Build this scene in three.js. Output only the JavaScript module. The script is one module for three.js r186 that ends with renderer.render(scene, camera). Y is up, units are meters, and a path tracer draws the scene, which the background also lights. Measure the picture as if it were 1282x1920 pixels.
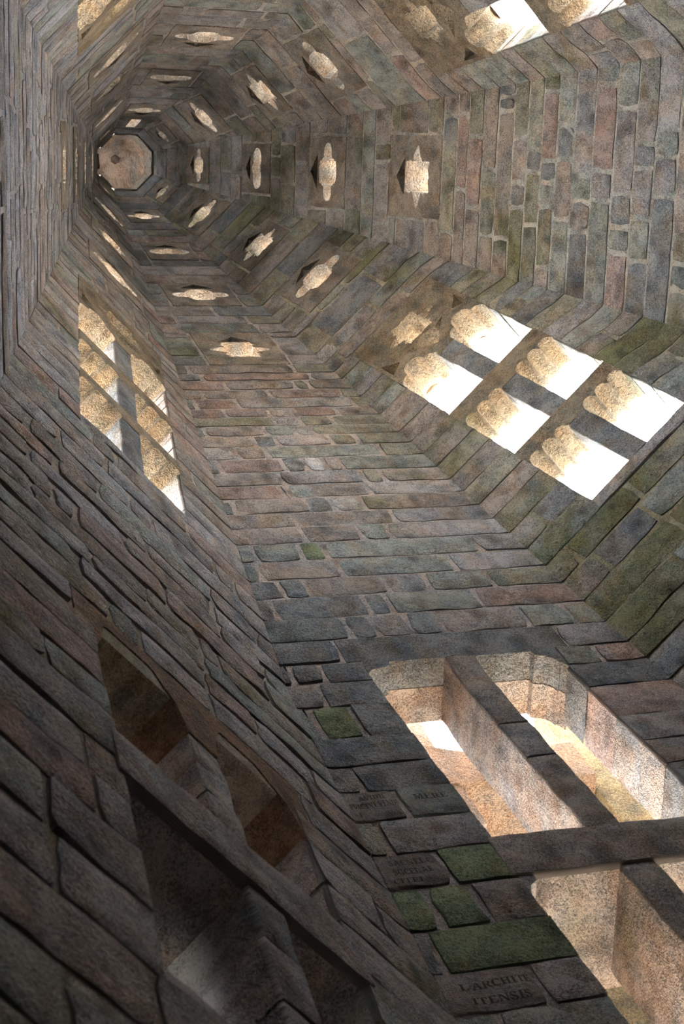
import * as THREE from 'three';
import { ImprovedNoise } from 'three/addons/math/ImprovedNoise.js';
import { mergeGeometries } from 'three/addons/utils/BufferGeometryUtils.js';

// ---------------------------------------------------------------- camera, sky, sun, exposure
const scene = new THREE.Scene();
const renderer = new THREE.WebGLRenderer({ antialias: true });
renderer.toneMapping = THREE.LinearToneMapping;
renderer.toneMappingExposure = 3.5;
renderer.shadowMap.enabled = true;

const camera = new THREE.PerspectiveCamera(35.446, 1282 / 1920, 0.05, 400);
camera.position.set(-3.3747, 0, 0.1539);
camera.up.set(0.03857, 0.21841, 0.97531);
camera.lookAt(-3.3747 + 0.31438, 0.92406, 0.1539 - 0.21743);
camera.focus = 10; camera.userData.fStop = 5;
scene.add(camera);

const SUN = new THREE.Vector3(0.10, 0.91, -0.40).normalize();
// bright hazy summer sky: white towards the horizon, a little bluer overhead, brighter round the sun
{
  const W = 256, H = 128, d = new Float32Array(W * H * 4), v = new THREE.Vector3();
  for (let y = 0; y < H; y++) for (let x = 0; x < W; x++) {
    const up = ((y + 0.5) / H - 0.5) * Math.PI, az = ((x + 0.5) / W - 0.5) * 2 * Math.PI;
    v.set(Math.cos(az) * Math.cos(up), Math.sin(up), Math.sin(az) * Math.cos(up));
    const k = Math.pow(Math.max(0, v.y), 0.55), glow = 0.9 * Math.pow(Math.max(0, v.dot(SUN)), 6), i = (y * W + x) * 4;
    d[i] = 1.02 - 0.34 * k + glow; d[i + 1] = 1.0 - 0.25 * k + glow * 0.97; d[i + 2] = 0.97 - 0.12 * k + glow * 0.9; d[i + 3] = 1;
  }
  const t = new THREE.DataTexture(d, W, H, THREE.RGBAFormat, THREE.FloatType);
  t.mapping = THREE.EquirectangularReflectionMapping; t.magFilter = THREE.LinearFilter; t.needsUpdate = true;
  scene.background = t; scene.environment = t;
}
scene.backgroundIntensity = scene.environmentIntensity = 5.2;

const sun = new THREE.DirectionalLight(0xfff1e0, 31);
sun.name = 'sun';
sun.position.copy(SUN).multiplyScalar(60);
sun.castShadow = true;
Object.assign(sun.shadow.camera, { left: -16, right: 16, top: 24, bottom: -6, near: 1, far: 120 });
sun.shadow.mapSize.set(4096, 4096);
scene.add(sun);

// ---------------------------------------------------------------- helpers
let seed = 7;
const rnd = () => { seed = (seed * 1664525 + 1013904223) >>> 0; return seed / 4294967296; };
const range = (a, b) => a + (b - a) * rnd();
const perlin = new ImprovedNoise();
const noise3 = (x, y, z) => perlin.noise(x, y, z);
const clamp = THREE.MathUtils.clamp, lerp = THREE.MathUtils.lerp, smooth = THREE.MathUtils.smoothstep;
const used = {};
function numbered(name) { const k = (used[name] = (used[name] ?? -1) + 1); return k ? name + '_' + String(k).padStart(3, '0') : name; }
function group(name, kind, label, category, grp, parent = scene) {
  const g = new THREE.Group(); g.name = parent === scene ? numbered(name) : name;
  if (kind) g.userData.kind = kind;
  if (label) g.userData.label = label;
  if (category) g.userData.category = category;
  if (grp) g.userData.group = grp;
  parent.add(g); return g;
}
function mesh(name, geometry, material, parent) {
  const m = new THREE.Mesh(geometry, material); m.name = name; m.castShadow = m.receiveShadow = true;
  parent.add(m); return m;
}

// ---------------------------------------------------------------- materials
function tile(size, cells, s) {                                  // tileable value noise, returns a sampler
  const v = new Float32Array(cells * cells); let q = s;
  for (let i = 0; i < v.length; i++) { q = (q * 1664525 + 1013904223) >>> 0; v[i] = q / 4294967296; }
  return (x, y) => {
    const fx = (x / size) * cells, fy = (y / size) * cells, ix = Math.floor(fx), iy = Math.floor(fy);
    let tx = fx - ix, ty = fy - iy; tx = tx * tx * (3 - 2 * tx); ty = ty * ty * (3 - 2 * ty);
    const a = (i, j) => v[((j % cells) + cells) % cells * cells + ((i % cells) + cells) % cells];
    return lerp(lerp(a(ix, iy), a(ix + 1, iy), tx), lerp(a(ix, iy + 1), a(ix + 1, iy + 1), tx), ty);
  };
}
function texture(size, fn, srgb) {
  const d = new Uint8Array(size * size * 4), c = [0, 0, 0];
  for (let y = 0; y < size; y++) for (let x = 0; x < size; x++) {
    fn(x, y, c); const i = (y * size + x) * 4;
    d[i] = clamp(c[0] * 255, 0, 255); d[i + 1] = clamp(c[1] * 255, 0, 255); d[i + 2] = clamp(c[2] * 255, 0, 255); d[i + 3] = 255;
  }
  const t = new THREE.DataTexture(d, size, size); t.wrapS = t.wrapT = THREE.RepeatWrapping;
  t.magFilter = THREE.LinearFilter; t.minFilter = THREE.LinearMipmapLinearFilter; t.generateMipmaps = true;
  if (srgb) t.colorSpace = THREE.SRGBColorSpace;
  t.needsUpdate = true; return t;
}
function graniteMaps(s, contrast) {
  const N = 1024, n1 = tile(N, 5, s), n2 = tile(N, 17, s + 1), n3 = tile(N, 64, s + 2), g1 = tile(N, 190, s + 3), g2 = tile(N, 330, s + 4), st = tile(N, 9, s + 5), warm = tile(N, 11, s + 6);
  const color = texture(N, (x, y, c) => {
    let v = 0.90 + 0.20 * (n1(x, y) - 0.5) + 0.20 * (n2(x, y) - 0.5) + 0.16 * (n3(x, y) - 0.5);
    v += contrast * (0.34 * (g1(x, y) - 0.5) + 0.34 * (g2(x, y) - 0.5));
    if (g1(x + 311, y + 97) > 0.83) v -= 0.24 * contrast;        // black mica grains
    const stain = smooth(st(x, y) + 0.3 * (n3(x, y) - 0.5), 0.64, 0.92);
    v *= 1 - 0.2 * stain;
    const w = (warm(x, y) - 0.5) * 0.10;
    c[0] = v + w; c[1] = v; c[2] = v - w;
  }, true);
  const bump = texture(N, (x, y, c) => { c[0] = c[1] = c[2] = 0.5 + 0.36 * (n2(x, y) - 0.5) + 0.46 * (n3(x, y) - 0.5) + 0.42 * (g1(x, y) - 0.5) + 0.22 * (g2(x, y) - 0.5); });
  return { color, bump };
}
// stones with worn capital letters cut into them
function lettered(lines, px) {
  const N = 512, base = gA.color.image.data;
  const draw = (bump) => {
    const cv = document.createElement('canvas'); cv.width = cv.height = N; const cx = cv.getContext('2d');
    const im = cx.createImageData(N, N), src = bump ? gA.bump.image.data : base;
    for (let y = 0; y < N; y++) for (let x = 0; x < N; x++) for (let c = 0; c < 4; c++) im.data[(y * N + x) * 4 + c] = src[(y * 1024 + x) * 4 + c];
    cx.putImageData(im, 0, 0); cx.fillStyle = bump ? 'rgba(0,0,0,0.75)' : 'rgba(40,32,26,0.62)'; cx.textBaseline = 'middle';
    lines.forEach(([text, x, y, wide]) => { cx.save(); cx.translate(x * N, y * N); cx.font = 'bold ' + px + 'px serif'; cx.scale((wide * N) / cx.measureText(text).width, 1); cx.fillText(text, 0, 0); cx.restore(); });
    const t = new THREE.CanvasTexture(cv); t.magFilter = THREE.LinearFilter; if (!bump) t.colorSpace = THREE.SRGBColorSpace; return t;
  };
  return new THREE.MeshStandardMaterial({ name: 'lettered_granite', vertexColors: true, map: draw(false), bumpMap: draw(true), bumpScale: 0.012, roughness: 0.95 });
}
const gA = graniteMaps(11, 1.0), gB = graniteMaps(57, 0.8);
const granite = new THREE.MeshStandardMaterial({ name: 'granite', vertexColors: true, map: gA.color, bumpMap: gA.bump, bumpScale: 0.012, roughness: 0.93 });
const graniteB = new THREE.MeshStandardMaterial({ name: 'granite_weathered', vertexColors: true, map: gB.color, bumpMap: gB.bump, bumpScale: 0.016, roughness: 0.95 });
const mortarMat = new THREE.MeshStandardMaterial({ name: 'lime_mortar', vertexColors: true, map: gB.color, bumpMap: gB.bump, bumpScale: 0.01, roughness: 0.97 });

const PAL = { b: [0.30, 0.225, 0.175], r: [0.34, 0.205, 0.155], p: [0.35, 0.285, 0.26], n: [0.315, 0.27, 0.25], g: [0.245, 0.255, 0.21], m: [0.165, 0.21, 0.085],
  d: [0.165, 0.165, 0.16], t: [0.16, 0.19, 0.19], o: [0.265, 0.235, 0.14], w: [0.47, 0.46, 0.47], y: [0.42, 0.34, 0.24], l: [0.31, 0.295, 0.325], k: [0.40, 0.29, 0.22] };
for (const k in PAL) { const c = PAL[k], g = (c[0] + c[1] + c[2]) / 3, q = k === 'm' ? 0.75 : 0.52; PAL[k] = c.map((x) => lerp(lerp(g, 0.275, 0.25), x + (0.275 - g) * 0.25, q) * 1.85); }
const MORTAR = [0.66, 0.575, 0.53], MOSS = [0.19, 0.2, 0.075], SOOT_SHADE = [0.11, 0.095, 0.075];

// ---------------------------------------------------------------- the spire: eight faces of a tapering octagon
const S = 4.3, APEX = 18.982, BEND = 7.525, T8 = Math.tan(Math.PI / 8), TOP = 17.6, FLOOR = -1.6;
const AB = S * (1 - BEND / APEX);
const apo = (h) => (h >= BEND ? S * (1 - h / APEX) : AB + 0.13 * (BEND - h));
const half = (h) => apo(h) * T8;
const WALL = 0.3;
// key: angle (0 = image right, growing downwards in the picture); true compass names for a look up the shaft
const FACES = {
  west: { a: 0, moss: 0.55, pal: 'onbogn', mortar: [0.62, 0.59, 0.53] }, southwest: { a: 45, moss: 0.75, pal: 'obnogbd', mortar: [0.56, 0.50, 0.38] },
  south: { a: 90, moss: 0.25, pal: 'bnpdrg', mortar: MORTAR }, southeast: { a: 135, moss: 0.45, pal: 'bbrnnbg', mortar: [0.60, 0.52, 0.45] },
  east: { a: 180, moss: 0.12, pal: 'llnpnl', mortar: [0.6, 0.56, 0.56] }, northeast: { a: 225, moss: 0.2, pal: 'ngbnlb', mortar: MORTAR },
  north: { a: 270, moss: 0.3, pal: 'nbbgn', mortar: MORTAR }, northwest: { a: 315, moss: 0.4, pal: 'bnogbr', mortar: [0.6, 0.54, 0.46] } };
for (const k in FACES) { const f = FACES[k], t = (f.a * Math.PI) / 180; f.key = k; f.nx = Math.cos(t); f.nz = -Math.sin(t); f.ux = -Math.sin(t); f.uz = -Math.cos(t); }
// courses sag a little on the west side: their heights run continuously round the corners
function sag(f, u) {
  if (f.key === 'west') return -0.09;
  if (f.key === 'southwest') return -0.09 * smooth(-u, 0.46, 0.75);
  if (f.key === 'northwest') return -0.09 * smooth(u, 0.46, 0.75);
  return 0;
}
function put(f, u, h, z, out) {                                  // wall coordinates (metres along, up, outward) to the world
  const a = apo(h) + z;
  out.x = a * f.nx + u * f.ux; out.y = h; out.z = a * f.nz + u * f.uz; return out;
}
const V = new THREE.Vector3();

// collects vertices in wall coordinates and turns them into one geometry
class Piece {
  constructor(f, tint, o = {}) {
    this.f = f; this.p = []; this.uv = []; this.c = []; this.i = []; this.tint = tint; this.o = o;
    this.du = o.print ? 0 : rnd() * 3; this.dv = o.print ? 0 : rnd() * 3; this.moss = o.moss ?? f.moss ?? 0; this.tone = range(0.88, 1.12);
  }
  v(u, h, z, s, t) {
    put(this.f, u, h, z, V); this.p.push(V.x, V.y, V.z); this.uv.push(s + this.du, t + this.dv);
    const x = V.x, y = V.y, q = V.z, big = noise3(x * 1.1 + 9, y * 1.1, q * 1.1), mid = noise3(x * 3.1, y * 3.1 + 5, q * 3.1), fine = noise3(x * 8, y * 8, q * 8 + 3);
    const g = clamp((big * 0.9 + mid * 0.7 + fine * 0.5 + this.moss * 0.9 - 0.66) * 1.8, 0, 1) * (this.o.nomoss ? 0 : 0.8);
    const k = clamp((noise3(x * 1.7 + 31, y * 1.2, q * 1.7) + 0.6 * mid - 0.66 + 0.85 * smooth(h, 11, 15)) * 1.6, 0, 1) * (0.4 + 0.35 * smooth(h, 11, 15));  // random soot patches, plus shade painted in, deepening towards the tip
    const m = this.tone * (1 + 0.28 * mid + 0.16 * fine), T = this.tint;
    for (let i = 0; i < 3; i++) this.c.push(lerp(lerp(T[i] * m, MOSS[i], g), SOOT_SHADE[i], k));
    return this.p.length / 3 - 1;
  }
  quad(a, b, c, d) { this.i.push(a, b, c, a, c, d); }
  geometry() {
    const g = new THREE.BufferGeometry();
    g.setAttribute('position', new THREE.Float32BufferAttribute(this.p, 3)); g.setAttribute('uv', new THREE.Float32BufferAttribute(this.uv, 2));
    g.setAttribute('color', new THREE.Float32BufferAttribute(this.c, 3)); g.setIndex(this.i); g.computeVertexNormals(); return g;
  }
}

// one dressed stone: left and right ends and top and bottom beds are functions, so that corner stones follow the ridge
// ends: 'joint' (mortar), 'ridge' (runs into the corner), 'open' (faces an opening: the stone shows its full depth)
function stone(f, L, R, B, Tp, tint, o = {}) {
  const pc = new Piece(f, tint, o), { left = 'joint', right = 'joint', depth = 0.035, proud = 0.012, rough = 0.012, worn = 0.012, cell = 0.13, back = false } = o;
  const w = Math.abs(L((B(0) + Tp(0)) / 2) - R((B(0) + Tp(0)) / 2)), ht = Tp(0) - B(0);
  const nx = Math.max(3, Math.min(12, Math.round(w / cell))), ny = Math.max(2, Math.min(12, Math.round(ht / cell)));
  const dir = Math.sign(R(B(0)) - L(B(0))) || 1;
  const id = rnd() * 100, at = [], edge = [];
  for (let j = 0; j <= ny; j++) for (let i = 0; i <= nx; i++) {
    let s = i / nx, t = j / ny;
    const onX = i === 0 ? left : i === nx ? right : '', onY = j === 0 || j === ny, border = onX !== '' || onY;
    let h = lerp(B(0), Tp(0), t), u = lerp(L(h), R(h), s); h = lerp(B(u), Tp(u), t);
    const n = noise3(u * 5 + id, h * 5, id), n2 = noise3(u * 11, h * 11, id + 7);
    const corner = onX === 'joint' && onY ? worn * 0.6 : 0;
    if (onX === 'joint') u += (i === 0 ? dir : -dir) * (worn * (1.25 + 1.5 * n2) + corner);
    if (onY && !o.flatbeds) h += (j === 0 ? 1 : -1) * (worn * (0.85 + 1.1 * n) + corner * 0.8);
    let z = -proud - rough * (n * 1.1 + n2 * 0.5) + (border && onX !== 'ridge' ? 0.004 : 0);
    if (onX === 'open' && o.ragged) u += o.ragged * n2;
    if (onX === 'ridge') { u = Math.sign(u) * (apo(h) - proud) * T8; z = -proud; }
    at.push([u, h, z]); edge.push(o.print ? pc.v(u, h, z, i / nx, j / ny) : pc.v(u, h, z, u, h));
  }
  const id2 = (i, j) => j * (nx + 1) + i;
  for (let j = 0; j < ny; j++) for (let i = 0; i < nx; i++) pc.quad(edge[id2(i, j)], edge[id2(i + 1, j)], edge[id2(i + 1, j + 1)], edge[id2(i, j + 1)]);
  // sides: a chamfer first, then straight back into the wall
  const side = (list, kind, axis, sx, sy, flip) => {
    const rows = [];
    const zs = kind === 'open' ? [0.012, depth * 0.5, depth] : [0.012];
    rows.push(list.map((k) => edge[k]));
    zs.forEach((z, q) => rows.push(list.map((k) => {
      const [u, h] = at[k], e = kind === 'open' ? 0.006 * (q ? 1 + noise3(u * 9, h * 9, z * 9 + id) : 1) : 0.003;
      return o.print ? pc.v(u + sx * e, h + sy * e, z, 0.02, 0.02) : pc.v(u + sx * e, h + sy * e, z, axis ? z : u, axis ? h : z);
    })));
    for (let r = 0; r + 1 < rows.length; r++) for (let k = 0; k + 1 < list.length; k++) flip ? pc.quad(rows[r][k], rows[r][k + 1], rows[r + 1][k + 1], rows[r + 1][k]) : pc.quad(rows[r][k], rows[r + 1][k], rows[r + 1][k + 1], rows[r][k + 1]);
    return rows[rows.length - 1];
  };
  const seq = (n, fn) => Array.from({ length: n + 1 }, (_, k) => fn(k));
  if (left !== 'ridge') side(seq(ny, (k) => id2(0, k)), left, true, -dir, 0, true);
  if (right !== 'ridge') side(seq(ny, (k) => id2(nx, k)), right, true, dir, 0);
  side(seq(nx, (k) => id2(k, 0)), o.bottom ?? 'joint', false, 0, -1);
  side(seq(nx, (k) => id2(k, ny)), o.top ?? 'joint', false, 0, 1, true);
  if (back) { const q = [id2(0, 0), id2(nx, 0), id2(nx, ny), id2(0, ny)].map((k) => pc.v(at[k][0], at[k][1], depth, at[k][0], at[k][1])); pc.quad(q[0], q[3], q[2], q[1]); }
  return pc.geometry();
}
const con = (x) => () => x;

// a slab in wall coordinates with an outline, holes and stations in depth; move(p, k, hole) shifts points at a station
function slab(f, outline, holes, stations, tint, o = {}) {
  const pc = new Piece(f, tint, o), loops = [outline, ...holes];
  const warp = (p, s, li) => { const q = o.move ? o.move(p, s, li) : p; let [u, h] = q; if (o.mitre && li === 0) { const a = half(h); if (Math.abs(Math.abs(p[0]) - half(p[1])) < 1e-4) u = Math.sign(u) * (apo(h) + stations[s]) * T8; } return [u, h + (o.sag ? sag(f, u) : 0)]; };
  const area = (lp) => lp.reduce((t, a, k) => { const b = lp[(k + 1) % lp.length]; return t + a[0] * b[1] - a[1] * b[0]; }, 0);
  loops.forEach((lp, li) => {
    const flip = (area(lp) > 0) === (li > 0);
    for (let k = 0; k < lp.length; k++) {
      const a = lp[k], b = lp[(k + 1) % lp.length], horizontal = Math.abs(a[0] - b[0]) > Math.abs(a[1] - b[1]);
      let prev = null;
      stations.forEach((z, s) => {
        const A = warp(a, s, li), B = warp(b, s, li);
        const cur = [pc.v(A[0], A[1], z, horizontal ? A[0] : z, horizontal ? z : A[1]), pc.v(B[0], B[1], z, horizontal ? B[0] : z, horizontal ? z : B[1])];
        if (prev) flip ? pc.quad(prev[0], cur[0], cur[1], prev[1]) : pc.quad(prev[0], prev[1], cur[1], cur[0]);
        prev = cur;
      });
    }
  });
  const v2 = (lp) => lp.map((p) => new THREE.Vector2(p[0], p[1]));
  const tris = THREE.ShapeUtils.triangulateShape(v2(outline), holes.map(v2)), all = loops.flat(), li = loops.flatMap((l, k) => l.map(() => k));
  const t0 = tris[0].map((k) => all[k]), ccw = area(t0) > 0;
  for (const s of o.noback ? [0] : [0, stations.length - 1]) {
    const base = all.map((p, k) => { const q = warp(p, s, li[k]); return pc.v(q[0], q[1], stations[s], q[0], q[1]); });
    for (const t of tris) (s > 0) === ccw ? pc.i.push(base[t[0]], base[t[1]], base[t[2]]) : pc.i.push(base[t[0]], base[t[2]], base[t[1]]);
  }
  return pc.geometry();
}
function dense(lp, step) {                                        // subdivide an outline so that it can be roughened
  const out = [];
  lp.forEach((a, k) => { const b = lp[(k + 1) % lp.length], n = Math.max(1, Math.round(Math.hypot(a[0] - b[0], a[1] - b[1]) / step)); for (let i = 0; i < n; i++) out.push([lerp(a[0], b[0], i / n), lerp(a[1], b[1], i / n)]); });
  return out;
}
const roughen = (lp, amount, id) => lp.map(([u, h]) => [u + amount * noise3(u * 14 + id, h * 14, 1), h + amount * noise3(u * 14, h * 14 + id, 5)]);

// outline of a star-shaped hole from an inside test, found by marching along rays
function radial(inside, n, reach = 0.5, from = 0, to = Math.PI * 2) {
  const pts = [];
  for (let k = 0; k < n; k++) {
    const t = from + ((to - from) * k) / (to - from > 6 ? n : n - 1), c = Math.cos(t), s = Math.sin(t);
    let r = 0.01; while (r < reach && inside(r * c, r * s)) r += 0.002;
    pts.push([r * c, r * s]);
  }
  return pts;
}
const ell = (x, y, cx, cy, rx, ry) => ((x - cx) / rx) ** 2 + ((y - cy) / ry) ** 2 < 1;
// the three kinds of pierced opening: pointed and ragged, rounded with long side lobes, and the upper eye
const STAR = {
  pointed: (R) => radial((x, y) => {
    x /= R; y /= R; const ax = Math.abs(x), ay = Math.abs(y);
    if (ax < 0.5 && ay < 0.66 + 0.5 * (ax - 0.25) ** 2) return true;
    if (ax < 1.04 && ay < 0.42 * (1.04 - ax) + 0.03) return true;
    return ax < 0.86 && Math.abs(ay - 0.36 - 0.1 * ax) < 0.42 * (0.86 - ax) * 0.5;
  }, 110),
  lobed: (R) => radial((x, y) => { x /= R; y /= R; const ax = Math.abs(x); return (ax < 0.4 && Math.abs(y) < 0.6 - 0.5 * ax * ax) || ell(ax, y, 0.36, 0, 0.2, 0.44) || ell(ax, y, 0.7, 0, 0.34, 0.27); }, 96),
  eye: (R) => radial((x, y) => { x /= R; y /= R; return ell(Math.abs(x), y, 0.5, 0, 0.52, 0.42) || ell(x, y, 0, 0.1, 0.3, 0.46); }, 80),
};
// the small pointed hole above each star
const TIP = (R) => [[-0.62, 0.72], [-0.25, 0.72], [0, 0.7], [0.25, 0.72], [0.62, 0.72], [0.4, 0.92], [0.18, 1.06], [0, 1.22], [-0.18, 1.06], [-0.4, 0.92]].map(([x, y]) => [x * R, y * R]);

// ---------------------------------------------------------------- courses, shared by all eight faces
const COURSES = [17.6, 17.35, 17.1, 16.85, 16.6, 16.35, 16.1, 15.88, 15.66, 15.37, 15.08, 14.9, 14.62, 14.37, 14.06, 13.74, 13.48, 13.28, 13.05, 12.93, 12.51, 12.30, 12.11, 11.96, 11.77, 11.59,
  11.40, 11.23, 11.06, 10.89, 10.70, 10.49, 10.27, 10.06, 9.86, 9.64, 9.44, 9.22, 8.99, 8.76, 8.54, 8.30, 8.05, 7.81, 7.62, 7.37, 7.03, 6.76, 6.52, 6.26, 5.99, 5.72, 5.43, 5.15, 4.90,
  4.6, 4.32, 4.05, 3.75, 3.45, 3.15, 2.85, 2.5, 2.15, 1.8, 1.4, 1.0, 0.6, 0.2, -0.2, -0.6, -1.1, -1.6];
// stones that can be read in the photograph: a tint letter per stone and the joints between them, along the wall
const SOUTH_ROWS = [
  ['bbo', [0.53, -0.32]],
  ['drb', [0.46, -0.42]],
  ['brbob', [0.65, 0.32, -0.23, -0.35]],
  ['bbro', [0.55, 0.02, -0.55]],
  ['grno', [0.64, 0.32, -0.59]],
  ['brrnrb', [0.72, 0.46, 0.13, -0.08, -0.4]],
  ['onoo', [0.13, -0.07, -0.32]],
  ['gbgno', [0.69, 0.25, 0.03, -0.11]],
  ['bdpoo', [0.38, 0.21, -0.19, -0.39]],
  ['nbgo', [0.56, 0.34, -0.5]],
  ['drdwng', [0.73, 0.28, 0.13, -0.02, -0.13]],
  ['nnob', [0.36, -0.22, -0.37]],
  ['nrngbn', [0.88, 0.41, 0.36, 0.21, -0.19]],
  ['dbdwb', [0.79, 0.3, 0.13, -0.08]],
  ['bbn', [0.45, -0.22]],
  ['bbgn', [0.46, 0.08, -0.12]],
  ['ggmgn', [0.83, 0.54, 0.38, -0.63]],
  ['gbgn', [0.86, 0.36, -0.37]],
  ['dtbngo', [0.79, 0.63, 0.14, -0.12, -0.53]],
  ['ndtgr', [0.9, 0.34, 0.2, -0.36]],
  ['tdndbgo', [0.54, 0.38, 0.17, -0.01, -0.55, -0.84]],
  ['ddbbn', [1.03, 0.61, 0.24, -0.51]],
  ['ddd', [1.0, 0.82]],
  ['bd', [0.89]],
  ['gmd', [1.02, 0.8]],
  ['md', [1.09]],
  ['bd', [0.99]],
  ['bg', [0.86]],
  ['on', [1.04]],
  ['bm', [0.86]],
  ['mmb', [1.03, 0.81]],
  ['dm', [1.12]],
  ['bn', [0.8]],
];
const WEST_ROWS = [
  ['oob', [-0.2, 0.22]],
  ['bdob', [-0.48, -0.27, 0.42]],
  ['brb', [-0.5, 0.08]],
  ['orb', [-0.33, 0.21]],
  ['obob', [-0.68, -0.08, 0.42]],
  ['ddbb', [-0.62, -0.52, 0.43]],
  ['obdo', [-0.32, 0.01, 0.19]],
  ['bodon', [-0.69, -0.24, -0.08, 0.31]],
  ['ordgon', [-0.65, -0.16, -0.01, 0.17, 0.61]],
  ['gdbg', [-0.42, -0.18, 0.25]],
  ['ngnd', [-0.06, 0.11, 0.33]],
  ['grng', [-0.69, -0.1, 0.1]],
  ['gndgr', [-0.53, 0.05, 0.27, 0.45]],
  ['ndngd', [-0.29, -0.13, 0.2, 0.49]],
  ['ngnd', [-0.39, -0.21, 0.05]],
];

for (const row of WEST_ROWS) { row[0] = [...row[0]].reverse().join(''); row[1].reverse(); }
const rowAt = (h) => COURSES.indexOf(h);
const LISTED = { south: [rowAt(12.30), SOUTH_ROWS], west: [rowAt(12.51), WEST_ROWS] };

// openings: kind, centre height, half width, bottom and top course
const cardinal = [['pointed', 12.64, 0.245, 12.30, 13.05, 0.34, 0.28], ['lobed', 14.04, 0.245, 13.74, 14.37, 0.32, 0.26], ['eye', 15.34, 0.19, 15.08, 15.66, 0.24, 0.22], ['lobed', 16.58, 0.16, 16.35, 16.85, 0.19, 0.18]];
const diagonal = [['lobed', 13.40, 0.25, 13.05, 13.74, 0.32, 0.28], ['pointed', 14.61, 0.21, 14.37, 14.90, 0.27, 0.24], ['lobed', 15.98, 0.185, 15.66, 16.35, 0.23, 0.2], ['lobed', 17.08, 0.1, 16.85, 17.35, 0.118, 0.14]];
const isCardinal = (f) => f.a % 90 === 0;
const SIX = { w: 0.44, b: 8.76, t: 12.11 };
for (const key in FACES) {
  const f = FACES[key]; f.holes = []; f.rects = [];
  f.stars = (isCardinal(f) ? cardinal : diagonal).map(([kind, h, R, b, t, w, depth]) => ({ kind, h, R, b, t, w, depth }));
  for (const s of f.stars) f.rects.push({ u0: -s.w, u1: s.w, b: s.b, t: s.t, core: 0.02 });
  if (key === 'north') f.rects.push({ u0: -0.11, u1: 0.11, b: 16.85, t: 17.35, core: 0.005 });
  if (!isCardinal(f)) f.rects.push({ u0: -SIX.w, u1: SIX.w, b: SIX.b, t: SIX.t, open: true, core: -0.004 });
  if (key === 'south') f.rects.push({ u0: -0.575, u1: 0.575, b: 3.75, t: 7.81, open: true, core: -0.004 });
  if (key === 'southeast') f.rects.push({ u0: -0.575, u1: 0.575, b: 3.45, t: 5.72, open: true, core: -0.004 });
  if (key === 'south') f.rects.push({ u0: -0.66, u1: 0.66, b: 7.81, t: 8.05 });
  if (key === 'southeast') f.rects.push({ u0: -0.66, u1: 0.66, b: 5.72, t: 5.99, core2: true });
}

const SAID = { west: 'mossy granite wall of upright-looking stones with pale mortar and four star holes', southwest: 'green-stained granite wall around the bright six-light window', south: 'pale pinkish granite wall above the tall transomed window, with carved letters',
  southeast: 'dark leaning granite wall around the two dim slanting windows', east: 'grey-lilac granite wall seen edge-on, close along the picture edge', northeast: 'narrow granite wall around the window seen edge-on', north: 'granite wall with a small square sky hole near the tip',
  northwest: 'brown granite wall around the window cut off by the picture edge' };
const INSCRIBED = { '6.26a': [['AVIDEI', 0.3, 0.2, 0.5], ['PVICTVI VENIV', 0.05, 0.48, 0.9], ['I', 0.15, 0.8, 0.05]], '6.26b': [['MERE', 0.2, 0.4, 0.6]],
  '5.99b': [['HERET EN', 0.1, 0.3, 0.6], ['DOMI', 0.1, 0.6, 0.3], ['ESTANNODNI', 0.15, 0.86, 0.75]], '5.72a': [['SACNEL C', 0.2, 0.25, 0.7], ['SGCEL AR', 0.2, 0.53, 0.6], ['CITEI', 0.12, 0.82, 0.45]],
  '4.9a': [['L ARCHITE', 0.2, 0.4, 0.75], ['ITENSIS', 0.25, 0.75, 0.6]] };
const stoneTone = (k) => [0.46 * k, 0.39 * k, 0.32 * k];
const ORDER = ['west', 'southwest', 'south', 'southeast', 'east', 'northeast', 'north', 'northwest'];
const corner = {};
const cornerTint = (row, ridge, pick) => (corner[row + '_' + ridge] ??= pick());
const GRAIN = [granite, graniteB];

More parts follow.
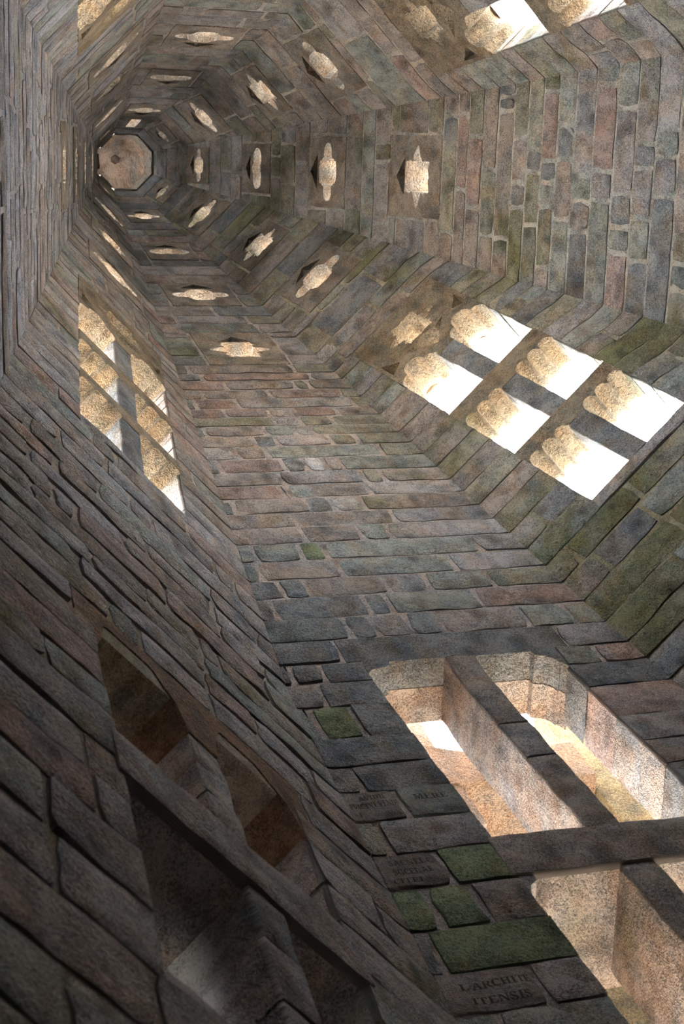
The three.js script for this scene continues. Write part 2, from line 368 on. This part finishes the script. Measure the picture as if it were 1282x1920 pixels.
for (const key of ORDER) {
  const f = FACES[key], wall = group('wall_' + key, 'structure', SAID[key]), k8 = ORDER.indexOf(key);
  // mortar core, in two lengths that meet where the wall starts to lean; openings that cross that line are notches in the outline
  const cross = f.rects.find((r) => r.open && r.b < BEND && r.t > BEND), inset = (r) => [[r.u0 + r.core, r.b + r.core], [r.u1 - r.core, r.b + r.core], [r.u1 - r.core, r.t - r.core], [r.u0 + r.core, r.t - r.core]];
  const holesIn = (lo, hi) => f.rects.filter((r) => r.core !== undefined && r.b > lo && r.t < hi).map(inset);
  const up = [[-half(BEND), BEND]], down = [[-half(FLOOR), FLOOR], [half(FLOOR), FLOOR], [half(BEND), BEND]];
  if (cross) { const x = cross.u1 + 0.004; up.push([-x, BEND], [-x, cross.t + 0.004], [x, cross.t + 0.004], [x, BEND]); down.push([x, BEND], [x, cross.b - 0.004], [-x, cross.b - 0.004], [-x, BEND]); }
  up.push([half(BEND), BEND], [half(TOP), TOP], [-half(TOP), TOP]); down.push([-half(BEND), BEND]);
  const opt = { mitre: true, moss: f.moss * 0.8, sag: false };
  mesh('mortar_core', mergeGeometries([slab(f, dense(up, 0.5), holesIn(BEND, TOP), [-0.005, WALL], f.mortar, opt), slab(f, dense(down, 0.5), holesIn(FLOOR, BEND), [-0.005, WALL], f.mortar, opt)]), mortarMat, wall);

  const high = [[], []];
  for (let r = 0; r + 1 < COURSES.length; r++) {
    const t = COURSES[r], b = COURSES[r + 1], m = (t + b) / 2;
    const Tf = (u) => t + sag(f, u), Bf = (u) => b + sag(f, u), H = half(m);
    let segs = [{ a: H, z: -H, la: 'ridge', lz: 'ridge' }];
    for (const q of f.rects) if (b < q.t - 0.01 && t > q.b + 0.01) {
      const next = [];
      for (const s of segs) {
        if (q.u0 >= s.a || q.u1 <= s.z) { next.push(s); continue; }
        const kind = q.open ? 'open' : 'joint';
        if (s.a - q.u1 > 0.05) next.push({ ...s, z: q.u1, lz: kind });
        if (q.u0 - s.z > 0.05) next.push({ ...s, a: q.u0, la: kind });
      }
      segs = next;
    }
    const listed = LISTED[key] && LISTED[key][1][r - LISTED[key][0]];
    for (const s of segs) {
      let cuts = [];
      if (listed) cuts = listed[1].filter((u) => u < s.a - 0.05 && u > s.z + 0.05);
      if (!listed || (key === 'south' && m < 7.8 && s.a < 0)) {
        cuts = [];
        let u = s.a - range(0.15, 0.85) * Math.min(1, H);
        while (u > s.z + 0.14) { if (u < s.a - 0.12) cuts.push(u); u -= rnd() < 0.16 ? range(0.13, 0.2) : range(0.3, 0.88); }
      }
      const ends = [s.a, ...cuts, s.z];
      for (let i = 0; i + 1 < ends.length; i++) {
        const first = i === 0, last = i + 2 === ends.length, la = first ? s.la : 'joint', lz = last ? s.lz : 'joint';
        const tilt = () => range(-0.04, 0.04), ta = first ? 0 : tilt(), tz = last ? 0 : tilt();
        const A = la === 'ridge' ? (h) => half(h) : (h) => ends[i] + ta * (h - m), Z = lz === 'ridge' ? (h) => -half(h) : (h) => ends[i + 1] + tz * (h - m);
        const midu = (ends[i] + ends[i + 1]) / 2;
        let letter;
        if (listed && !(key === 'south' && m < 7.8 && s.a < 0)) letter = listed[0][listed[1].filter((u) => u > midu).length];
        else { const pick = () => f.pal[Math.floor(rnd() * f.pal.length)]; letter = la === 'ridge' && (r + k8) % 2 ? cornerTint(r, (k8 + 1) % 8, pick) : lz === 'ridge' && (r + k8 + 1) % 2 ? cornerTint(r, k8, pick) : pick(); }
        const mossy = letter === 'm' ? 0.7 : letter === 'd' || letter === 't' ? 0.1 : letter === 'o' ? f.moss + 0.1 : f.moss * (0.5 + rnd() * 0.8);
        const big = m < 7 ? 0.085 : m < 10 ? 0.1 : 0.13;
        const print = key === 'south' && INSCRIBED[b + (midu > 0.75 ? 'a' : midu > 0 ? 'b' : '')];
        const g = stone(f, A, Z, Bf, Tf, PAL[letter] ?? PAL.n, { left: la, right: lz, depth: la === 'open' || lz === 'open' ? WALL + 0.02 : 0.035, moss: mossy, cell: big, proud: m < 8 ? range(0.016, 0.024) : range(0.011, 0.017),
          rough: m < 8 ? 0.010 : 0.006, print: !!print, worn: la === 'open' || lz === 'open' ? 0.006 : m > 14.5 ? 0.009 : m < 8 ? 0.0145 : 0.0125, ragged: 0.012 });
        const gi = rnd() < 0.5 ? 0 : 1;
        if (m > 16.6) high[gi].push(g);
        else if (print) mesh('stone_block', g, lettered(print, 118), wall).userData.label = 'block with worn carved capitals';
        else mesh('stone_block', g, GRAIN[gi], wall);
      }
    }
  }
  high.forEach((l, i) => { if (l.length) { const o = mesh('upper_masonry', mergeGeometries(l), GRAIN[i], wall); o.userData.kind = 'stuff'; } });

  // pierced slabs: one dressed stone with a star-shaped hole through the wall
  for (const s of f.stars) {
    const e = 0.008, out = roughen(dense([[-s.w + e, s.b + e], [s.w - e, s.b + e], [s.w - e, s.t - e], [-s.w + e, s.t - e]], 0.08), 0.01, k8);
    const hole = STAR[s.kind](s.R).map(([x, y]) => [x, y + s.h]);
    const shift = sag(f, 0);
    const tip = TIP(s.R).map(([x, y]) => [x, y + s.h]);
    const g = slab(f, out, [roughen(hole, s.kind === 'pointed' ? 0.018 : 0.007, k8 * 3 + s.h), tip], [-0.014, s.depth * 0.5, s.depth + 0.02], stoneTone(range(0.92, 1.2)), { moss: f.moss * 0.5, sag: true, move: (p, q, l) => [p[0], p[1] + q * (l === 2 ? 0.1 : l === 1 ? 0.02 : 0)] });
    mesh('pierced_slab', g, granite, wall);
  }
}

// ---------------------------------------------------------------- windows
const col = (f, u0, u1, b, t, tint, parent, name, o = {}) =>      // a bar of stone with its full depth showing on every side
  mesh(name, stone(f, con(u1), con(u0), con(b), con(t), PAL[tint], { left: 'open', right: 'open', top: 'open', bottom: 'open', depth: WALL, back: true, moss: 0.1, cell: 0.07, ragged: 0.008, rough: 0.01, proud: 0.012, flatbeds: true, ...o }), o.mat ?? granite, parent);

// six lights under a pierced head, on the four diagonal faces
function sixLights(f, label) {
  const w = group('window_1', 'structure', label); w.name = 'window_' + (++windows);
  const scallop = (base) => { const pts = []; for (const side of [1, -1]) {
    const c0 = 0.258 * side, half3 = 0.178;
    for (let l = 0; l < 3; l++) for (let k = 0; k <= 8; k++) { const x = -1 + k / 4, cx = c0 + half3 - (half3 * 2 / 3) * (l + 0.5); pts.push([cx - x * half3 / 3 * 0.98, base + 0.062 * Math.sqrt(Math.max(0, 1 - x * x))]); } }
    return pts; };
  const front = -0.014, flare = [front, 0.1, 0.2, 0.25, WALL];
  const lift = (p, s) => (s < 3 || p[2] === undefined ? [p[0], p[1]] : [p[0], p[1] + (s === 3 ? 0.012 : 0.055)]);
  for (const [base, top] of [[9.545, 9.745], [10.36, 10.595]]) {
    const bottom = scallop(base).map((p) => [p[0], p[1], 1]);
    const outline = [[0.442, top], [0.442, base - 0.002], ...bottom, [-0.442, base - 0.002], [-0.442, top]].reverse();
    mesh('transom', slab(f, outline, [], flare, [0.36, 0.29, 0.205], { move: lift, moss: 0.1 }), graniteB, w);
  }
  for (const [b, t] of [[8.88, 9.56], [9.74, 10.375], [10.59, 11.3]]) col(f, -0.078, 0.078, b, t, 'd', w, 'mullion', { depth: t > 11 ? 0.305 : 0.22 });
  mesh('sill', stone(f, con(0.445), con(-0.445), con(8.76), con(8.885), PAL.n, { left: 'open', right: 'open', top: 'open', depth: WALL, back: true, cell: 0.1, moss: 0.3 }), graniteB, w);
  // head: two trefoil arches, a star, an inverted triangle under it and two small spandrels
  const arch = (side) => radial((x, y) => ell(x, y, 0.10, 0.03, 0.078, 0.085) || ell(x, y, -0.10, 0.03, 0.078, 0.085) || ell(x, y, 0, 0.13, 0.088, 0.095) || (Math.abs(x) < 0.09 && y < 0.12), 44, 0.4, 0, Math.PI)
    .map(([x, y]) => [x + 0.258 * side, y + 11.22, 1]);
  const a1 = arch(1), a2 = arch(-1);
  const outline = [[0.44, 12.105], [-0.44, 12.105], [-0.44, 11.22, 1], ...a2.slice().reverse(), [-0.078, 11.22, 1], [0.078, 11.22, 1], ...a1.slice().reverse(), [0.44, 11.22, 1]];
  const star = roughen(STAR.pointed(0.235).map(([x, y]) => [x, y + 11.76]), 0.014, f.a);
  const tri = [[0.21, 11.565], [0.1, 11.53], [0, 11.575], [-0.1, 11.53], [-0.21, 11.565], [-0.11, 11.47], [0, 11.34], [0.11, 11.47]];
  const sp = (q) => [[0.29 * q, 11.53], [0.41 * q, 11.46], [0.405 * q, 11.665], [0.36 * q, 11.6]];
  mesh('tracery_panel', slab(f, outline, [star, tri, sp(1), sp(-1)], flare, [0.40, 0.325, 0.235], { move: lift, moss: 0.15 }), granite, w);
  return w;
}
let windows = 0;
sixLights(FACES.southwest, 'six-light window open to a white sky beside the star tracery');
sixLights(FACES.southeast, 'six-light window seen at a slant beside the bare leaning wall');
sixLights(FACES.northwest, 'six-light window cut by the top edge above the mossy wall');
sixLights(FACES.northeast, 'six-light window seen edge-on above the long smooth wall');

// large two-light window with a transom, low in the south face
{
  const f = FACES.south, w = group('window', 'structure', 'tall two-light window with one heavy transom and sunlit reveals'); w.name = 'window_' + (++windows);
  const right = [[-0.42, 7.79], [-0.425, 7.75], [-0.445, 7.74], [-0.475, 7.735], [-0.505, 7.715], [-0.525, 7.69], [-0.535, 7.655], [-0.545, 7.66], [-0.575, 7.60]];
  const left = [[0.575, 7.69], [0.55, 7.72], [0.5, 7.735], [0.44, 7.745], [0.425, 7.79]];
  const out = [[0.66, 8.045], [0.66, 7.815], [0.578, 7.815], ...left, [0.2, 7.792], [-0.2, 7.788], ...right, [-0.578, 7.815], [-0.66, 7.815], [-0.66, 8.045]].reverse();
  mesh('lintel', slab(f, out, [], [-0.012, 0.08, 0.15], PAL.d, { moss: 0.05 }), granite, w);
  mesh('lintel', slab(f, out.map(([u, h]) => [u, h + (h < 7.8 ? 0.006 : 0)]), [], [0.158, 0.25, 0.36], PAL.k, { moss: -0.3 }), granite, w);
  for (const [b, t, tint] of [[7.06, 7.79, 'b'], [6.72, 7.05, 'n'], [6.03, 6.71, 'b']]) col(f, -0.072, 0.092, b, t, tint, w, 'mullion', { depth: 0.35, rough: 0.014 });
  col(f, -0.6, 0.6, 5.735, 6.025, 'b', w, 'transom', { depth: 0.58, proud: 0.03, cell: 0.09 });
  for (const [b, t] of [[5.0, 5.735], [4.45, 4.99], [3.8, 4.44]]) col(f, -0.075, 0.09, b, t, 'b', w, 'mullion', { depth: 0.5, rough: 0.014 });
  const head = [[0.575, 5.74], [0.575, 5.60], [0.55, 5.66], [0.51, 5.69], [0.505, 5.74]];
  mesh('corbel', slab(f, head, [], [-0.01, 0.24], PAL.n, { moss: 0.1 }), granite, w);
  col(f, -0.58, 0.58, 3.75, 3.86, 'n', w, 'sill', { depth: 0.36 });
}
// the matching window in the dark southeast face, under shouldered heads
{
  const f = FACES.southeast, w = group('window', 'structure', 'dim two-light window with shouldered heads in the near dark wall'); w.name = 'window_' + (++windows);
  const out = [[0.66, 5.985], [0.66, 5.725], [0.578, 5.725], [0.578, 5.5], [0.53, 5.66], [0.495, 5.85], [0.47, 5.865], [0.25, 5.865], [0.22, 5.85], [0.17, 5.76], [0.12, 5.70], [0.085, 5.5], [-0.075, 5.5], [-0.085, 5.63], [-0.14, 5.8], [-0.16, 5.83],
    [-0.36, 5.83], [-0.44, 5.76], [-0.52, 5.68], [-0.578, 5.45], [-0.578, 5.725], [-0.66, 5.725], [-0.66, 5.985]].reverse();
  mesh('lintel', slab(f, out, [], [-0.012, 0.15, 0.56], [0.33, 0.21, 0.14], { moss: 0 }), granite, w);
  for (const [b, t, tint] of [[5.27, 5.495, 'n'], [5.04, 5.265, 'n'], [4.8, 5.035, 'b']]) col(f, -0.075, 0.085, b, t, tint, w, 'mullion', { depth: 0.5, cell: 0.05 });
  col(f, -0.6, 0.6, 4.505, 4.80, 'n', w, 'transom', { depth: 0.55, proud: 0.03, cell: 0.08 });
  for (const [b, t, tint] of [[4.22, 4.5, 'd'], [3.9, 4.21, 'n'], [3.5, 3.89, 'n']]) col(f, -0.16, 0.012, b, t, tint, w, 'mullion', { depth: 0.55, cell: 0.06 });
  col(f, -0.58, 0.58, 3.4, 3.5, 'n', w, 'sill', { depth: 0.36 });
}

// small square hole near the tip, in a thin plate
{
  const f = FACES.north, hole = [[-0.055, 16.98], [0.055, 16.98], [0.05, 17.2], [0.04, 17.31], [-0.055, 17.31]];
  mesh('thin_plate', slab(f, [[-0.115, 16.84], [0.115, 16.84], [0.115, 17.36], [-0.115, 17.36]], [hole], [-0.01, 0.05], PAL.b, { move: (p, s, l) => (l && s ? [p[0] * 1.2, p[1] > 17.1 ? p[1] + 0.14 : p[1] + 0.05] : p) }), granite, scene.getObjectByName('wall_north'));
}

// ---------------------------------------------------------------- capstone above the open tip
{
  const cap = group('capstone', null, 'brown octagonal capstone closing the tip of the shaft', 'capstone');
  const r0 = apo(17.6), f8 = [];
  const shape = (r) => Array.from({ length: 8 }, (_, k) => [r * Math.cos((k + 0.5) * Math.PI / 4), r * Math.sin((k + 0.5) * Math.PI / 4)]);
  const ringGeo = (rings, tint) => {
    const p = [], c = [], uv = [], idx = [];
    rings.forEach(([r, h]) => shape(r).forEach(([x, y]) => { p.push(x, h, -y); uv.push(x, y + h); const k = 1 + 0.25 * noise3(x * 9, h * 9, y * 9); c.push(...tint.map((t) => t * k)); }));
    for (let q = 0; q + 1 < rings.length; q++) for (let k = 0; k < 8; k++) { const a = q * 8 + k, b = q * 8 + (k + 1) % 8; idx.push(a, b, b + 8, a, b + 8, a + 8); }
    let g = new THREE.BufferGeometry(); g.setAttribute('position', new THREE.Float32BufferAttribute(p, 3)); g.setAttribute('uv', new THREE.Float32BufferAttribute(uv, 2)); g.setAttribute('color', new THREE.Float32BufferAttribute(c, 3)); g.setIndex(idx);
    g = g.toNonIndexed(); g.computeVertexNormals(); return g;
  };
  mesh('dome', ringGeo([[0.36, 17.95], [0.33, 17.97], [0.2, 18.1], [0.07, 18.16], [0.001, 18.17], [0.001, 18.4], [0.3, 18.2], [0.36, 17.95]], PAL.k), granite, cap);
  const boss = new THREE.CylinderGeometry(0.055, 0.035, 0.14, 6, 1); boss.setAttribute('color', new THREE.Float32BufferAttribute(new Array(boss.attributes.position.count).fill(PAL.r.map((x) => x * 0.6)).flat(), 3));
  const b = mesh('boss', boss, granite, cap); b.position.set(-0.01, 18.11, 0.02);
  for (let k = 0; k < 8; k++) {                                  // upright stones, set close on the west side, apart on the east
    const a = (k * Math.PI) / 4, wide = [0.285, 0.285, 0.24, 0.17, 0.16, 0.17, 0.24, 0.285][k], g = new THREE.BoxGeometry(0.10, 0.40, wide, 2, 3, 3), pos = g.attributes.position, cc = [];
    for (let i = 0; i < pos.count; i++) { pos.setX(i, pos.getX(i) + 0.012 * noise3(pos.getY(i) * 9, k, pos.getZ(i) * 9)); cc.push(...PAL.y); }
    g.setAttribute('color', new THREE.Float32BufferAttribute(cc, 3));
    const m = mesh('pier', g, granite, cap); m.position.set(Math.cos(a) * 0.335, 17.79, -Math.sin(a) * 0.335); m.rotation.y = a;
  }
}

// ---------------------------------------------------------------- outside: gable in front of the south window, ground; inside: floor
{
  const f = FACES.south, g = group('outer_gable', null, 'sunlit stone gable glimpsed outside through the tall two-light window', 'gable');
  const o = { moss: -0.3 };
  mesh('pier', slab(f, roughen(dense([[0.05, 7.2], [0.7, 7.2], [0.7, 8.7], [0.03, 8.7], [0.05, 8.1]], 0.12), 0.02, 2), [], [0.62, 0.9], [0.24, 0.17, 0.125], o), granite, g);
  mesh('arch_stone', slab(f, roughen(dense([[-0.75, 7.55], [0.36, 7.6], [0.36, 7.98], [0.16, 7.98], [0.0, 7.9], [-0.1, 7.86], [-0.75, 7.86]], 0.12), 0.015, 4), [], [0.6, 0.98], [0.21, 0.145, 0.10], o), granite, g);
  mesh('corbel', slab(f, [[-0.08, 7.45], [-0.08, 8.2], [-0.5, 8.2], [-0.5, 7.45]], [], [1.0, 1.06, 1.14, 1.25, 1.4], [0.2, 0.165, 0.07], { ...o, move: (p, s) => [p[0], p[1] < 7.6 ? p[1] + [0, 0.12, 0.2, 0.23, 0.24][4 - s] : p[1]] }), granite, g);
  mesh('string_course', slab(f, roughen(dense([[-0.75, 5.3], [0.9, 5.3], [0.9, 6.05], [-0.75, 6.05]], 0.2), 0.02, 8), [], [0.66, 0.82], [0.3, 0.23, 0.11], o), granite, g);
  mesh('pier', slab(f, roughen(dense([[-1.5, 3.6], [-0.78, 3.6], [-0.76, 8.4], [-1.5, 8.4]], 0.2), 0.02, 6), [], [0.7, 1.0], [0.26, 0.20, 0.095], o), granite, g);
}
{
  // added to block skylight: curved turret that stands close outside the dark southeast window
  const f = FACES.southeast, t = group('skylight_blocker', null, 'dark rust-brown added skylight turret wall close outside the dim two-light window', 'blocker');
  const R = 5.5, cx = 0.1, off = 0.62 + R, p = [], uv = [], c = [], idx = [], n = 28, hs = [];
  for (let h = -1.7; h < 8.3; h += 0.3) hs.push(h);
  const at = (k) => -0.62 + (1.24 * k) / n;
  for (const h of hs) for (let k = 0; k <= n; k++) {
    const a = at(k), r = R + 0.012 * noise3(k * 2.1, h * 7, 3); p.push(apo(6) * f.nx + (cx + r * Math.sin(a)) * f.ux + (off - r * Math.cos(a)) * f.nx, h, apo(6) * f.nz + (cx + r * Math.sin(a)) * f.uz + (off - r * Math.cos(a)) * f.nz);
    uv.push(a * R, h); const q = 0.85 + 0.4 * noise3(k, h * 3, 2); c.push(0.36 * q, 0.22 * q, 0.14 * q);
  }
  for (let j = 0; j + 1 < hs.length; j++) for (let k = 0; k < n; k++) { const a = j * (n + 1) + k; idx.push(a, a + 1, a + n + 2, a, a + n + 2, a + n + 1); }
  const g = new THREE.BufferGeometry(); g.setAttribute('position', new THREE.Float32BufferAttribute(p, 3)); g.setAttribute('uv', new THREE.Float32BufferAttribute(uv, 2)); g.setAttribute('color', new THREE.Float32BufferAttribute(c, 3)); g.setIndex(idx); g.computeVertexNormals();
  mesh('round_wall', g, graniteB, t);
}
function disc(r, y, material, name, tint) {
  const g = new THREE.CircleGeometry(r, 64); g.rotateX(-Math.PI / 2); const p = g.attributes.position, uv = [], c = [];
  for (let i = 0; i < p.count; i++) { uv.push(p.getX(i), p.getZ(i)); c.push(...tint); }
  g.setAttribute('uv', new THREE.Float32BufferAttribute(uv, 2)); g.setAttribute('color', new THREE.Float32BufferAttribute(c, 3));
  const m = mesh(name, g, material, scene); m.position.y = y; m.userData.kind = 'structure'; return m;
}
disc(120, -1.72, graniteB, 'ground', [0.44, 0.40, 0.34]);
disc(apo(-1.6) / Math.cos(Math.PI / 8) + 0.2, -1.6, graniteB, 'floor', [0.30, 0.27, 0.24]);

renderer.render(scene, camera);
